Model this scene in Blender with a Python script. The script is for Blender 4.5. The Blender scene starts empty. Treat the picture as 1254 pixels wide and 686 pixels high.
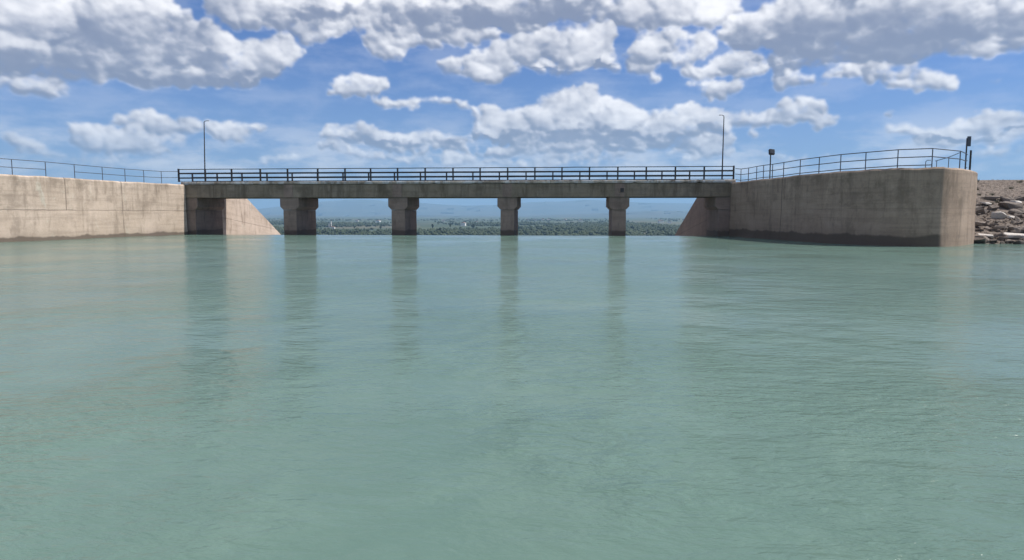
import bpy, bmesh, math, random
import numpy as np
from mathutils import Vector, noise as mnoise
R = math.radians
S = bpy.context.scene
C = S.collection

# ------------------------------------------------------------------ camera
H = 1.85; F = 830.0; PW, PH = 1254, 686
YAW = R(4.7); PITCH = math.atan(81.0 / F)
cd = bpy.data.cameras.new('camera'); cam = bpy.data.objects.new('camera', cd); C.objects.link(cam)
cd.sensor_width = 36; cd.lens = F / PW * 36; cd.clip_start = .1; cd.clip_end = 60000
cam.location = (0, 0, H); cam.rotation_euler = (math.pi / 2 - PITCH, 0, YAW)
S.camera = cam

def ray(px, py):
    x = (px - PW / 2) / F; v = (PH / 2 - py) / F
    y = math.cos(PITCH) + v * math.sin(PITCH); z = v * math.cos(PITCH) - math.sin(PITCH)
    return Vector((x * math.cos(YAW) - y * math.sin(YAW), x * math.sin(YAW) + y * math.cos(YAW), z))
def at_z(px, py, z):
    d = ray(px, py); t = (z - H) / d.z; return Vector((d.x * t, d.y * t, z))
def at_y(px, py, Y):
    d = ray(px, py); t = Y / d.y; return Vector((d.x * t, Y, H + d.z * t))
def azel(px, py):
    d = ray(px, py).normalized(); return math.degrees(math.atan2(d.x, d.y)), math.degrees(math.asin(d.z))

# ------------------------------------------------------------------ sky, sun, exposure
SUN_EL, SUN_AZ = 54.0, 84.0          # azimuth clockwise from +Y
SKY_STR = 0.1
S.view_settings.view_transform = 'Standard'; S.view_settings.look = 'None'
S.view_settings.exposure = 0.3; S.view_settings.gamma = 1; S.view_settings.use_curve_mapping = False

class NT:
    def __init__(s, t): s.t = t; s.n = t.nodes; s.l = t.links
    def node(s, typ, **k):
        n = s.n.new(typ)
        for a, b in k.items(): setattr(n, a, b)
        return n
    def put(s, sock, v):
        if isinstance(v, bpy.types.NodeSocket): s.l.new(v, sock)
        elif v is not None:
            try: sock.default_value = v
            except Exception: sock.default_value = tuple(v) + (1,)
    def m(s, op, a=None, b=None, c=None, clamp=False):
        n = s.node('ShaderNodeMath', operation=op, use_clamp=clamp)
        for i, v in enumerate((a, b, c)): s.put(n.inputs[i], v)
        return n.outputs[0]
    def v(s, op, a=None, b=None, c=None, out=0):
        n = s.node('ShaderNodeVectorMath', operation=op)
        for i, v in enumerate((a, b, c)): s.put(n.inputs[i], v)
        return n.outputs[out]
    def noise(s, vec, scale, detail=5, rough=.55, out=0, dist=0.0):
        n = s.node('ShaderNodeTexNoise'); s.put(n.inputs['Vector'], vec)
        n.inputs['Scale'].default_value = scale; n.inputs['Detail'].default_value = detail
        n.inputs['Roughness'].default_value = rough; n.inputs['Distortion'].default_value = dist
        return n.outputs[out]
    def voro(s, vec, scale, feature='F1', out='Distance', detail=0, rough=.5, smooth=.5):
        n = s.node('ShaderNodeTexVoronoi', feature=feature); s.put(n.inputs['Vector'], vec)
        n.inputs['Scale'].default_value = scale; n.inputs['Detail'].default_value = detail
        n.inputs['Roughness'].default_value = rough
        if feature == 'SMOOTH_F1': n.inputs['Smoothness'].default_value = smooth
        return n.outputs[out]
    def mr(s, v, a, b, c=0.0, d=1.0, smooth=True):
        n = s.node('ShaderNodeMapRange'); n.interpolation_type = 'SMOOTHSTEP' if smooth else 'LINEAR'
        s.put(n.inputs['Value'], v)
        for k, x in zip(('From Min', 'From Max', 'To Min', 'To Max'), (a, b, c, d)): s.put(n.inputs[k], x)
        return n.outputs[0]
    def mix(s, f, a, b, mode='MIX'):
        n = s.node('ShaderNodeMix', data_type='RGBA', blend_type=mode)
        s.put(n.inputs[0], f); s.put(n.inputs[6], a if isinstance(a, bpy.types.NodeSocket) else tuple(a) + (1,) * (4 - len(a)))
        s.put(n.inputs[7], b if isinstance(b, bpy.types.NodeSocket) else tuple(b) + (1,) * (4 - len(b)))
        return n.outputs[2]
    def xyz(s, v):
        n = s.node('ShaderNodeSeparateXYZ'); s.put(n.inputs[0], v); return n.outputs
    def comb(s, x, y, z=0.0):
        n = s.node('ShaderNodeCombineXYZ')
        for i, k in enumerate((x, y, z)): s.put(n.inputs[i], k)
        return n.outputs[0]

# cloud lumps: (picture x, y, half width, half height) of the real sky's clouds, turned into azimuth / elevation
LUMPS = [
 (40,22,95,40),(10,60,60,35),(140,50,90,50),(230,70,85,36),(290,92,60,18),(320,75,45,22),(352,62,28,16),(60,80,60,16),(170,15,60,25),
 (48,107,50,14),(60,98,28,10),
 (330,8,90,30),(390,28,40,22),(430,12,70,28),(520,12,100,34),(620,8,100,32),(700,4,60,26),(470,55,28,12),(500,42,50,18),(570,40,40,14),
 (712,60,42,24),(650,58,38,18),(610,72,40,14),(590,86,46,11),(548,86,18,7),(690,82,50,10),(740,74,22,16),
 (770,12,60,26),(840,10,70,26),(790,60,22,20),(785,80,22,12),(802,97,12,7),(845,62,36,16),(880,82,44,12),(910,92,22,8),(820,50,24,12),
 (930,35,50,28),(1000,30,80,36),(1090,28,110,38),(1190,22,110,34),(1080,62,90,20),(1180,52,90,20),(990,65,50,16),
 (1060,88,60,11),(1110,98,32,8),(1140,103,34,9),(975,92,28,12),(960,80,26,9),(860,106,26,8),(885,114,30,10),(1022,100,7,4),(1225,96,6,3),
 (985,132,30,11),(955,145,60,11),(920,150,50,9),(1010,148,26,8),
 (440,104,34,9),(425,108,26,7),(478,122,22,6),(520,128,34,6),(555,131,24,4),
 (415,166,34,13),(450,160,26,10),(480,168,40,13),(530,172,50,12),(600,142,26,12),(620,156,50,16),(705,132,48,20),(670,150,60,20),(750,150,70,22),(820,150,55,20),(868,152,30,16),(790,172,100,14),
 (700,172,90,16),(620,184,80,8),(760,190,110,7),(860,182,36,9),(540,186,60,6),
 (175,152,36,12),(195,160,44,12),(130,170,66,13),(100,164,34,9),(240,154,24,7),(288,158,34,9),(14,178,26,12),(190,178,44,10),(120,190,50,4),(255,192,36,4),
 (1200,152,44,10),(1170,160,60,10),(1120,160,30,7),(1240,158,40,14),(1230,172,50,8),(1150,170,36,6),(1088,141,6,4),(922,172,8,4),(990,170,14,3),
 (450,192,60,7),(560,198,80,6),(680,200,90,6),(800,200,70,6),(40,186,40,6),(150,200,60,4),(200,186,40,6),(330,196,40,4),(980,190,50,4),(1220,190,50,6),(400,182,30,6),
 (-120,60,120,45),(-90,150,60,22),(1380,60,120,40),(1400,150,70,24),(300,-80,160,50),(720,-90,160,45),(1080,-70,160,50),(-40,-60,140,50),(1420,-80,160,50),
]
SHADE = [(25,78,85,18),(140,40,60,22),(215,40,60,22),(225,75,50,14),(300,100,40,6),(1040,22,130,26),(1100,58,130,20),(960,62,50,10),(1200,22,90,22),(1010,76,60,8),
 (560,16,110,12),(680,10,70,10),(400,14,50,10),(790,170,90,9),(700,168,60,8),(600,170,40,5),(640,22,50,8),(460,176,50,5),(1180,170,60,4),(700,84,50,4)]

#BEGIN CLOUDS
def _h2(ix, iy, s):
    h = (ix.astype(np.int64) * 374761393 + iy.astype(np.int64) * 668265263 + s * 974634777) & 0xffffffff
    h = ((h ^ (h >> 13)) * 1274126177) & 0xffffffff
    return ((h ^ (h >> 16)) & 0xffff).astype(np.float32) / 65535.0
def gnoise(x, y, s):
    ix, iy = np.floor(x), np.floor(y); fx, fy = (x - ix).astype(np.float32), (y - iy).astype(np.float32)
    u = fx * fx * fx * (fx * (fx * 6 - 15) + 10); v = fy * fy * fy * (fy * (fy * 6 - 15) + 10)
    def g(a, b):
        an = _h2(ix + a, iy + b, s) * 6.2831853; return np.cos(an) * (fx - a) + np.sin(an) * (fy - b)
    return ((g(0, 0) * (1 - u) + g(1, 0) * u) * (1 - v) + (g(0, 1) * (1 - u) + g(1, 1) * u) * v) * 1.5
def fbm(x, y, s, o=5, r=.5):
    t = 0; a = 1; k = 0
    for i in range(o): t = t + a * gnoise(x, y, s + i); k += a; a *= r; x = x * 2.03 + 3.1; y = y * 2.03 + 1.7
    return t / k
def worley(x, y, s):
    ix, iy = np.floor(x), np.floor(y); d = np.full(x.shape, 9., np.float32)
    for a in (-1, 0, 1):
        for b in (-1, 0, 1):
            px = ix + a + .15 + .7 * _h2(ix + a, iy + b, s); py = iy + b + .15 + .7 * _h2(ix + a, iy + b, s + 77)
            d = np.minimum(d, (px - x) ** 2 + (py - y) ** 2)
    return np.sqrt(d)
def sst(x, a, b):
    t = np.clip((x - a) / (b - a), 0, 1); return t * t * (3 - 2 * t)
def blur(a, n=1):
    for _ in range(n):
        p = np.pad(a, 1, mode='edge'); a = (p[:-2, 1:-1] + 2 * a + p[2:, 1:-1]) / 4
        p = np.pad(a, 1, mode='edge'); a = (p[1:-1, :-2] + 2 * a + p[1:-1, 2:]) / 4
    return a
def cloud_maps(A, E, dpx):
    """Heaps of overlapping puffs lit by the high sun. A, E: azimuth / elevation grids in degrees. Returns cover and sunlight."""
    rg = np.random.RandomState(12); a0, e0 = float(A[0, 0]), float(E[0, 0]); H_, W_ = A.shape
    Hm = np.zeros(A.shape, np.float32)
    lumps = []
    for (x, y, rx, ry) in LUMPS:
        a, e = azel(x, y); lumps.append((a, e, azel(x + rx, y)[0] - a, azel(x, y - ry)[1] - e))
    r2 = np.random.RandomState(5)                      # the rest of the sky, outside the view
    for _ in range(260):
        a = r2.uniform(-180, 180); e = 2 + 80 * r2.rand() ** 1.6
        if abs(a + 4.7) < 50 and e < 24: continue
        k = .5 + e / 40; ln = r2.uniform(3, 9) * k; lumps.append((a, e, ln, ln * r2.uniform(.25, .4)))
    for (a, e, ra, re) in lumps:
        n = int(12 + 10 * ra * re)
        for i in range(min(n, 150)):
            th = rg.rand() * 6.2832; q = rg.rand() ** .55
            r = min(re, 2.6) * (.24 + .62 * rg.rand() ** 1.6) * (1.15 - .5 * q) + .14
            cx = a + math.cos(th) * q * max(.05, ra - r * .5); cy = e + math.sin(th) * q * max(.05, re - r * .5) * (1 if math.sin(th) > 0 else .75)
            z0 = .55 * min(re, 2.) * math.sqrt(max(0, 1 - q * q))
            i0, i1 = int((cx - r - a0) * dpx), int((cx + r - a0) * dpx) + 2; j0, j1 = int((cy - r - e0) * dpx), int((cy + r - e0) * dpx) + 2
            i0, j0 = max(0, i0), max(0, j0)
            if i0 >= W_ or j0 >= H_ or i1 <= 0 or j1 <= 0: continue
            d2 = r * r - (A[j0:j1, i0:i1] - cx) ** 2 - (E[j0:j1, i0:i1] - cy) ** 2
            h = np.where(d2 > 0, np.sqrt(np.maximum(d2, 0)) * 1.0 + z0 * np.minimum(1, np.maximum(d2, 0) / (r * r) * 2.5), 0)
            Hm[j0:j1, i0:i1] = np.maximum(Hm[j0:j1, i0:i1], h)
    # billowing: displace the heap by turbulence
    wx = .55 * fbm(A * .75, E * .95, 51, 5, .6) + 1.8 * fbm(A * .2, E * .3, 11, 3); wy = .38 * fbm(A * .75, E * .95, 71, 5, .6) + 1.0 * fbm(A * .24, E * .36, 31, 3)
    jj, ii = np.mgrid[0:H_, 0:W_]
    jj = np.clip((jj + wy * dpx).round().astype(int), 0, H_ - 1); ii = np.clip((ii + wx * dpx).round().astype(int), 0, W_ - 1)
    Hm = blur(Hm[jj, ii], max(1, int(dpx / 8)))
    X, Y = A, E * 1.2
    bl = 0; am = 1; tt = 0; f = 1.1
    for i in range(4):
        bl = bl + am * (.38 - np.minimum(worley(X * f + i * 7.3, Y * f + i * 3.1, 200 + i), 1.2) ** 2); tt += am; am *= .5; f *= 2.05
    bl = bl / tt; fb = fbm(A * 1.2, E * 1.7, 91, 6, .55)
    Hb = Hm
    for k in range(2): Hb = blur(Hb, max(1, int(dpx / 2)))
    fw = fbm(A * 1.9, E * 2.6, 111, 5, .62)
    T = 1.2 * Hb / (Hb + .40) + .55 * Hm / (Hm + .5) + bl * .55 + fb * .60 + fw * .62 - .37 - .5 * (1 - sst(Hb, 0, .10))
    T = T - .75 * sst(fbm(A * .17, E * .33, 611, 3, .5), .08, .38) * (1 - .6 * sst(Hb, .3, 1.2))
    soft = sst(fbm(A * .3, E * .5, 141, 3), -.2, .35) + 1.2 * (1 - sst(E, 3.0, 5.0))
    cov = blur(sst(T, -.20, .50 + .60 * soft), max(1, int(dpx / 8)))
    # wind-torn veil
    veil = sst(fbm(A * .13, E * .42, 401, 6, .6), -.22, .4) * (.16 + .72 * (1 - sst(E, 3.0, 8.0)))
    th = np.clip(T, 0, 1.8) * cov
    tau = np.zeros_like(T); step = .35; pos = 0
    for k in range(9):
        pos += step; dx, dy = int(round(pos * .42 * dpx)), int(round(pos * .9 * dpx)); sh = np.zeros_like(th)
        if dy < H_: sh[:H_ - dy, :W_ - dx if dx else W_] = th[dy:, dx:]
        tau += sh * step; step *= 1.3
    lit = np.exp(-tau * .26)
    Sm = blur(Hm * .9 + .07 * bl + .05 * fb, max(1, int(dpx / 7)))
    gy, gx = np.gradient(Sm); gx, gy = gx * dpx * .8, gy * dpx * .8
    rel = (-gx * .42 - gy * .74 + .52) / np.sqrt(1 + gx * gx + gy * gy)
    rel = .45 * rel + .55 * blur(rel, max(1, int(dpx / 2)))
    w1x, w2x = fbm(A * .22, E * .3, 11, 4), fbm(A * .6, E * .8, 53, 4, .5)
    Ls = np.full(A.shape, 9., np.float32)
    for (x, y, rx, ry) in SHADE:
        a, e = azel(x, y); a2 = azel(x + rx, y)[0] - a; e2 = azel(x, y - ry)[1] - e
        Ls = np.minimum(Ls, np.sqrt(((A + 3 * w1x + 1.8 * w2x - a) / a2) ** 2 + ((E + 1.3 * w1x + 1.1 * w2x - e) / e2) ** 2))
    deep = 1 - sst(Ls, .25, 1.6)
    f2 = fbm(A * .35, E * .7, 301, 3, .5)
    light = .27 + .62 * lit ** 1.2 + .46 * rel + .08 * fb + .42 * f2 - .62 * deep * (1 - .35 * rel)
    edge = 1 - sst(T, 0, .4)
    light = light + .10 * edge * (1 - deep * .5)
    light = np.clip(.09 * np.log1p(np.exp(np.clip((light - .10) / .09, -20, 40))) + .05 * fb + .10 * rel, 0, 1); full = cov + (1 - cov) * veil
    light = np.where(full > .001, (cov * light + (full - cov) * .8) / np.maximum(full, .001), .8)
    return full.astype(np.float32), light.astype(np.float32)
#END CLOUDS

def cloud_image(name, a0, a1, e0, e1, dpx):
    A, E = np.meshgrid(np.linspace(a0, a1, int((a1 - a0) * dpx), dtype=np.float32), np.linspace(e0, e1, int((e1 - e0) * dpx), dtype=np.float32))
    cov, li = cloud_maps(A, E, dpx)
    li = .5 * li + .5 * li * li * (3 - 2 * li)
    im = bpy.data.images.new(name, A.shape[1], A.shape[0], float_buffer=True); im.colorspace_settings.name = 'Non-Color'
    px = np.ones(A.shape + (4,), np.float32); px[..., 0] = cov; px[..., 1] = li; px[..., 2] = 0
    im.pixels.foreach_set(px.ravel()); im.update(); im.pack(); return im
w = bpy.data.worlds.new('World'); S.world = w; w.use_nodes = True
w.node_tree.nodes.clear(); t = NT(w.node_tree)
sky = t.node('ShaderNodeTexSky', sky_type='NISHITA', sun_disc=False)
sky.sun_elevation = R(SUN_EL); sky.sun_rotation = R(SUN_AZ); sky.altitude = 900; sky.air_density = 1.1; sky.dust_density = .15; sky.ozone_density = 4.0
D = t.node('ShaderNodeTexCoord').outputs['Generated']
dx, dy, dz = t.xyz(D)
az = t.m('MULTIPLY', t.m('ARCTAN2', dx, dy), 57.29578); el = t.m('MULTIPLY', t.m('ARCSINE', dz), 57.29578)
P = t.comb(az, el)
def sample(im, a0, a1, e0, e1):
    u = t.m('DIVIDE', t.m('SUBTRACT', az, a0), a1 - a0); v = t.m('DIVIDE', t.m('SUBTRACT', el, e0), e1 - e0)
    n = t.node('ShaderNodeTexImage', extension='EXTEND', interpolation='Linear'); n.image = im; t.put(n.inputs[0], t.comb(u, v)); return n.outputs[0]
FR = (-64, 64, -1, 31); FU = (-180, 180, -1, 90)
front = sample(cloud_image('cloud_cover_ahead', *FR, 16), *FR)
full = sample(cloud_image('cloud_cover_all_round', *FU, 3), *FU)
inside = t.m('MULTIPLY', t.mr(t.m('ABSOLUTE', az), 62, 58), t.mr(el, 30, 27))
cl_ = t.xyz(t.mix(inside, full, front)); cov = cl_[0]; lit = cl_[1]
ccol = t.mix(lit, (2.1, 2.35, 3.3), (9.6, 9.4, 9.5))
# low clouds lose contrast in the thick air near the horizon
lowf = t.mr(el, 9, 0)
haze_c = (2.5, 3.35, 5.2)
skyc = t.mix(t.m('MULTIPLY', t.mr(el, 13, -1), .5), t.mix(1.0, sky.outputs[0], (.42, .54, .84), 'MULTIPLY'), haze_c)
ccol = t.mix(t.m('MULTIPLY', lowf, .3), ccol, haze_c)
fin = t.mix(t.m('MULTIPLY', cov, t.mr(el, 0, 3, .45, .97)), skyc, ccol)
bg = t.node('ShaderNodeBackground'); t.put(bg.inputs[0], fin); bg.inputs[1].default_value = SKY_STR
t.l.new(bg.outputs[0], t.node('ShaderNodeOutputWorld').inputs[0])
w.cycles.sampling_method = 'MANUAL'; w.cycles.sample_map_resolution = 512

sd = bpy.data.lights.new('sun', 'SUN'); sd.energy = 4.8; sd.angle = R(.5); sd.color = (1, .95, .88)
sun = bpy.data.objects.new('sun', sd); C.objects.link(sun)
sdir = Vector((math.sin(R(SUN_AZ)) * math.cos(R(SUN_EL)), math.cos(R(SUN_AZ)) * math.cos(R(SUN_EL)), math.sin(R(SUN_EL))))
sun.rotation_euler = sdir.to_track_quat('Z', 'Y').to_euler(); sun.location = (60, 0, 80)
S.cycles.use_denoising = True
S.cycles.sample_clamp_direct = 3; S.cycles.sample_clamp_indirect = 3; S.cycles.max_bounces = 6; S.cycles.volume_bounces = 1
rnd = random.Random(7)
#SKYONLY

# ------------------------------------------------------------------ helpers
def material(name):
    m = bpy.data.materials.new(name); m.use_nodes = True; m.node_tree.nodes.clear()
    t = NT(m.node_tree); b = t.node('ShaderNodeBsdfPrincipled'); o = t.node('ShaderNodeOutputMaterial')
    t.l.new(b.outputs[0], o.inputs[0]); return m, t, b
def bump(t, b, h, strength=.5, dist=.02):
    n = t.node('ShaderNodeBump'); n.inputs['Strength'].default_value = strength; n.inputs['Distance'].default_value = dist
    t.put(n.inputs['Height'], h); t.l.new(n.outputs[0], b.inputs['Normal'])

def concrete(name, base, dark, light, wet=.5, joints=(), hjoint=None, halfj=(), streak=1.0, grey=.5, tide_end=None, hamt=.5, lime=(.58, .72, .4)):
    """Weathered board-marked concrete. UV = metres along the wall / height above the water."""
    m, t, b = material(name)
    uv = t.node('ShaderNodeUVMap', uv_map='UVMap').outputs[0]
    pos = t.node('ShaderNodeNewGeometry').outputs['Position']
    u, v, _ = t.xyz(uv)
    big = t.noise(uv, .35, 5, .6)
    col = t.mix(t.mr(big, .3, .7), base, light)
    # run-off streaks below the top edge
    st = t.noise(t.comb(t.m('MULTIPLY', u, 1.7), t.m('MULTIPLY', v, .16)), 1.0, 7, .68, dist=.4)
    stm = t.m('MULTIPLY', t.mr(st, .46, .68), t.mr(t.m('ADD', v, t.m('MULTIPLY', t.noise(uv, .5, 4), 2.6)), 2.2, 6.0, .15, 1))
    col = t.mix(t.m('MULTIPLY', stm, .75 * streak, clamp=True), col, dark)
    bl = t.noise(t.v('MULTIPLY', uv, (1.3, .34, 1)), .9, 8, .66, dist=.25)
    col = t.mix(t.m('MULTIPLY', t.mr(bl, .5, .66), grey), col, dark)
    # pale lime patches
    lm = t.noise(t.v('MULTIPLY', uv, (1, .5, 1)), .9, 6, .7, dist=.6)
    col = t.mix(t.m('MULTIPLY', t.mr(lm, lime[0], lime[1]), lime[2]), col, tuple(min(.6, c * 1.35) for c in light))
    fine = t.noise(pos, 9, 6, .7)
    col = t.mix(t.m('MULTIPLY', t.mr(fine, .35, .75), .22), col, dark)
    height = t.m('ADD', t.m('MULTIPLY', fine, .5), t.m('MULTIPLY', bl, .8))
    col = t.mix(t.m('MULTIPLY', t.mr(t.noise(t.comb(t.m('MULTIPLY', u, .06), t.m('MULTIPLY', v, 1.0)), 3.0, 3, .6), .48, .62), .22), col, dark)
    bq = t.noise(uv, .55, 8, .7); col = t.mix(t.m('MULTIPLY', t.m('MULTIPLY', t.mr(bq, .47, .66), t.mr(v, .5, 4.2, .35, 1)), .62), col, dark)
    def line(coord, at, wd, msk=None, amt=.7):
        nonlocal col, height
        wob = t.m('MULTIPLY', t.m('SUBTRACT', t.noise(uv, 1.3, 4), .5), .12)
        d = t.m('ABSOLUTE', t.m('SUBTRACT', t.m('ADD', coord, wob), at))
        k = t.mr(d, wd, 0)
        if msk is not None: k = t.m('MULTIPLY', k, msk)
        k = t.m('MULTIPLY', k, t.mr(t.noise(uv, .7, 3), .3, .55, .35, 1))
        col = t.mix(t.m('MULTIPLY', k, amt), col, tuple(c * .6 for c in dark)); height = t.m('SUBTRACT', height, t.m('MULTIPLY', k, amt))
    for j in joints: line(u, j, .1)
    if hjoint:
        line(v, hjoint, .07, None, hamt)
        for j in halfj: line(u, j, .09, t.mr(v, hjoint - .05, hjoint + .05))
    # wet tide band at the waterline
    if wet:
        tb = t.m('ADD', v, t.m('MULTIPLY', t.m('SUBTRACT', t.noise(t.comb(u, 0), .55, 5, .6), .5), -.75))
        k = t.mr(tb, wet + .07, wet - .09)
        if tide_end is not None: k = t.m('MULTIPLY', k, t.mr(u, tide_end + .25, tide_end - .1))
        col = t.mix(t.m('MULTIPLY', k, .86), col, (.075, .055, .042))
        k2 = t.mr(tb, wet + .6, wet)
        col = t.mix(t.m('MULTIPLY', k2, .25), col, dark)
    t.put(b.inputs['Base Color'], col); b.inputs['Roughness'].default_value = .88
    bump(t, b, height, .6, .03)
    return m

def simple(name, col, rough=.7, metal=0.0, var=.25, scale=6.0, dark=None):
    m, t, b = material(name)
    pos = t.node('ShaderNodeTexCoord').outputs['Object']
    n = t.noise(pos, scale, 6, .65)
    c = t.mix(t.mr(n, .3, .7), tuple(x * (1 - var) for x in col) if dark is None else dark, col)
    t.put(b.inputs['Base Color'], c); b.inputs['Roughness'].default_value = rough; b.inputs['Metallic'].default_value = metal
    bump(t, b, n, .2, .01)
    return m

def tag(o, label=None, cat=None, group=None, kind=None):
    if label: o['label'] = label
    if cat: o['category'] = cat
    if group: o['group'] = group
    if kind: o['kind'] = kind
    return o
def empty(name, loc=(0, 0, 0), rz=0):
    o = bpy.data.objects.new(name, None); C.objects.link(o); o.location = loc; o.rotation_euler = (0, 0, rz); o.empty_display_size = .3
    return o

class MB:
    def __init__(s): s.v = []; s.f = []; s.uv = []
    def poly(s, pts, uvs=None):
        b = len(s.v); s.v += [tuple(p) for p in pts]; s.f.append(tuple(range(b, b + len(pts))))
        s.uv += uvs if uvs else [(p[0], p[2]) for p in pts]
    def box(s, x0, x1, y0, y1, z0, z1):
        p = [(x, y, z) for z in (z0, z1) for y in (y0, y1) for x in (x0, x1)]
        for q, ax in (((0,1,5,4),0), ((2,6,7,3),0), ((0,4,6,2),1), ((1,3,7,5),1), ((4,5,7,6),2), ((0,2,3,1),2)):
            pts = [p[i] for i in q]
            s.poly(pts, [((a[0], a[2]), (a[1], a[2]), (a[0], a[1]))[ax] for a in pts])
    def tube(s, a, b, r, n=8, r2=None, cap=True):
        a = Vector(a); b = Vector(b); d = (b - a).normalized(); u = d.orthogonal().normalized(); w_ = d.cross(u)
        r2 = r if r2 is None else r2
        A = [a + (u * math.cos(k * 2 * math.pi / n) + w_ * math.sin(k * 2 * math.pi / n)) * r for k in range(n)]
        B = [b + (u * math.cos(k * 2 * math.pi / n) + w_ * math.sin(k * 2 * math.pi / n)) * r2 for k in range(n)]
        for k in range(n): s.poly([A[k], A[(k + 1) % n], B[(k + 1) % n], B[k]])
        if cap: s.poly(A[::-1]); s.poly(B)
    def prism(s, prof, y0, y1):      # profile in x,z, counter-clockwise seen from -y
        n = len(prof)
        s.poly([(x, y0, z) for x, z in prof]); s.poly([(x, y1, z) for x, z in reversed(prof)])
        for i in range(n):
            (xa, za), (xb, zb) = prof[i], prof[(i + 1) % n]
            pts = [(xb, y0, zb), (xa, y0, za), (xa, y1, za), (xb, y1, zb)]
            s.poly(pts, [(p[1] + p[0], p[2]) for p in pts])
    def build(s, name, mat, parent=None, smooth=False, bevel=0, weld=True, loc=None):
        me = bpy.data.meshes.new(name); me.from_pydata(s.v, [], s.f)
        ul = me.uv_layers.new(name='UVMap'); ul.data.foreach_set('uv', [c for q in s.uv for c in q])
        me.materials.append(mat)
        if weld:
            bm = bmesh.new(); bm.from_mesh(me); bmesh.ops.remove_doubles(bm, verts=bm.verts, dist=1e-4)
            if bevel: bmesh.ops.bevel(bm, geom=[e for e in bm.edges if len(e.link_faces) == 2 and e.calc_face_angle(0) > .5], offset=bevel, segments=2, affect='EDGES', clamp_overlap=True)
            bmesh.ops.recalc_face_normals(bm, faces=bm.faces); bm.to_mesh(me); bm.free()
        if smooth: me.polygons.foreach_set('use_smooth', [True] * len(me.polygons))
        o = bpy.data.objects.new(name, me); C.objects.link(o)
        if parent: o.parent = parent
        if loc is not None: o.location = loc
        return o
def copy_tree(o, parent=None):
    c = o.copy(); C.objects.link(c)
    if parent: c.parent = parent
    for ch in list(o.children): copy_tree(ch, c)
    return c
def N(x, y=0, z=0, s=1): return mnoise.noise(Vector((x * s, y * s, z * s)))

# ------------------------------------------------------------------ key dimensions
BY = at_z(621, 288.5, 0).y            # near face of the bridge (bridge runs along X)
ZD = at_y(621, 221, BY).z             # deck edge top
ZB = at_y(540, 241.5, BY).z           # beam underside
ZW = ZD - .25                         # top of the wing walls
DEPTH = 7.0; PD0, PD1 = BY + .12, BY + 4.9
px_c = [354.3, 487.0, 621.0, 758.2]
PX = [at_y(p, 270, BY).x for p in px_c]
XL = at_y(228, 250, BY).x             # left wing wall meets the bridge
XR = at_y(894.5, 250, BY).x
print('bridge', BY, ZD, ZB, PX, XL, XR)

# ------------------------------------------------------------------ materials
M = {}
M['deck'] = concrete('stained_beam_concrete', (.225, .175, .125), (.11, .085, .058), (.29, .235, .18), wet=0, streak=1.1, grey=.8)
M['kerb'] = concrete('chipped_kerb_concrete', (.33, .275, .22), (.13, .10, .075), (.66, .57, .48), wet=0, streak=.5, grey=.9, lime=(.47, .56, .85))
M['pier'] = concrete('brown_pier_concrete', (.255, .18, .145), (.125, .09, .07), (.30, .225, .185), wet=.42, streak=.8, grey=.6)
M['wall_l'] = concrete('sunlit_wing_concrete', (.46, .365, .285), (.175, .135, .10), (.57, .46, .37), wet=.28, joints=(6.4,), hjoint=2.1, halfj=(12.1,), streak=.85, grey=.5)  # base colour lifted: part of the sunlit brightness is painted in
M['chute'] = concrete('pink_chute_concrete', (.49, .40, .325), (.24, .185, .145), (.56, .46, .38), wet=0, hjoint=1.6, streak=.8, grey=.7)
M['chute_r'] = concrete('shaded_chute_concrete', (.18, .128, .098), (.10, .07, .052), (.22, .16, .125), wet=0, hjoint=1.5, streak=.4, grey=.4)  # chute concrete again, with the right side's shade painted into a darker colour
M['metal'] = simple('dark_painted_steel', (.045, .038, .038), .6, .2)
M['galv'] = simple('weathered_grey_steel', (.10, .105, .13), .5, .5)
M['asphalt'] = simple('asphalt', (.06, .06, .058), .9, 0, .3, 3)

m, t, b = material('gravel_earth')
pos = t.node('ShaderNodeNewGeometry').outputs['Position']
n1 = t.noise(pos, .35, 8, .7); n2 = t.noise(pos, 5, 6, .75); n3 = t.voro(pos, 4.0)
c = t.mix(t.mr(n1, .35, .65), (.17, .13, .105), (.25, .20, .165)); c = t.mix(t.mr(n2, .35, .7), (.11, .088, .07), c)
t.put(b.inputs['Base Color'], c); b.inputs['Roughness'].default_value = .95
bump(t, b, t.m('ADD', n2, t.m('MULTIPLY', n3, .6)), .9, .12); M['earth'] = m

def rock_mat(name, a, b_):
    m, t, b = material(name)
    pos = t.node('ShaderNodeTexCoord').outputs['Object']; gp = t.node('ShaderNodeNewGeometry').outputs['Position']
    oi = t.node('ShaderNodeObjectInfo').outputs['Random']
    n1 = t.noise(gp, 1.6, 7, .7); n2 = t.noise(gp, 11, 5, .7)
    c = t.mix(t.mr(n1, .3, .7), a, b_); c = t.mix(t.m('MULTIPLY', oi, .55), c, tuple(x * .55 for x in a))
    c = t.mix(t.m('MULTIPLY', t.mr(n2, .5, .7), .5), c, tuple(x * .5 for x in a))
    z = t.xyz(gp)[2]; c = t.mix(t.m('MULTIPLY', t.mr(z, .32, .1), .75), c, (.035, .03, .026))
    t.put(b.inputs['Base Color'], c); b.inputs['Roughness'].default_value = .9
    bump(t, b, t.m('ADD', n1, n2), .7, .06); return m
M['rock'] = rock_mat('brown_rock', (.155, .125, .105), (.27, .225, .19))
M['rock_pale'] = rock_mat('pale_rock', (.44, .40, .36), (.62, .58, .53))

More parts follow.
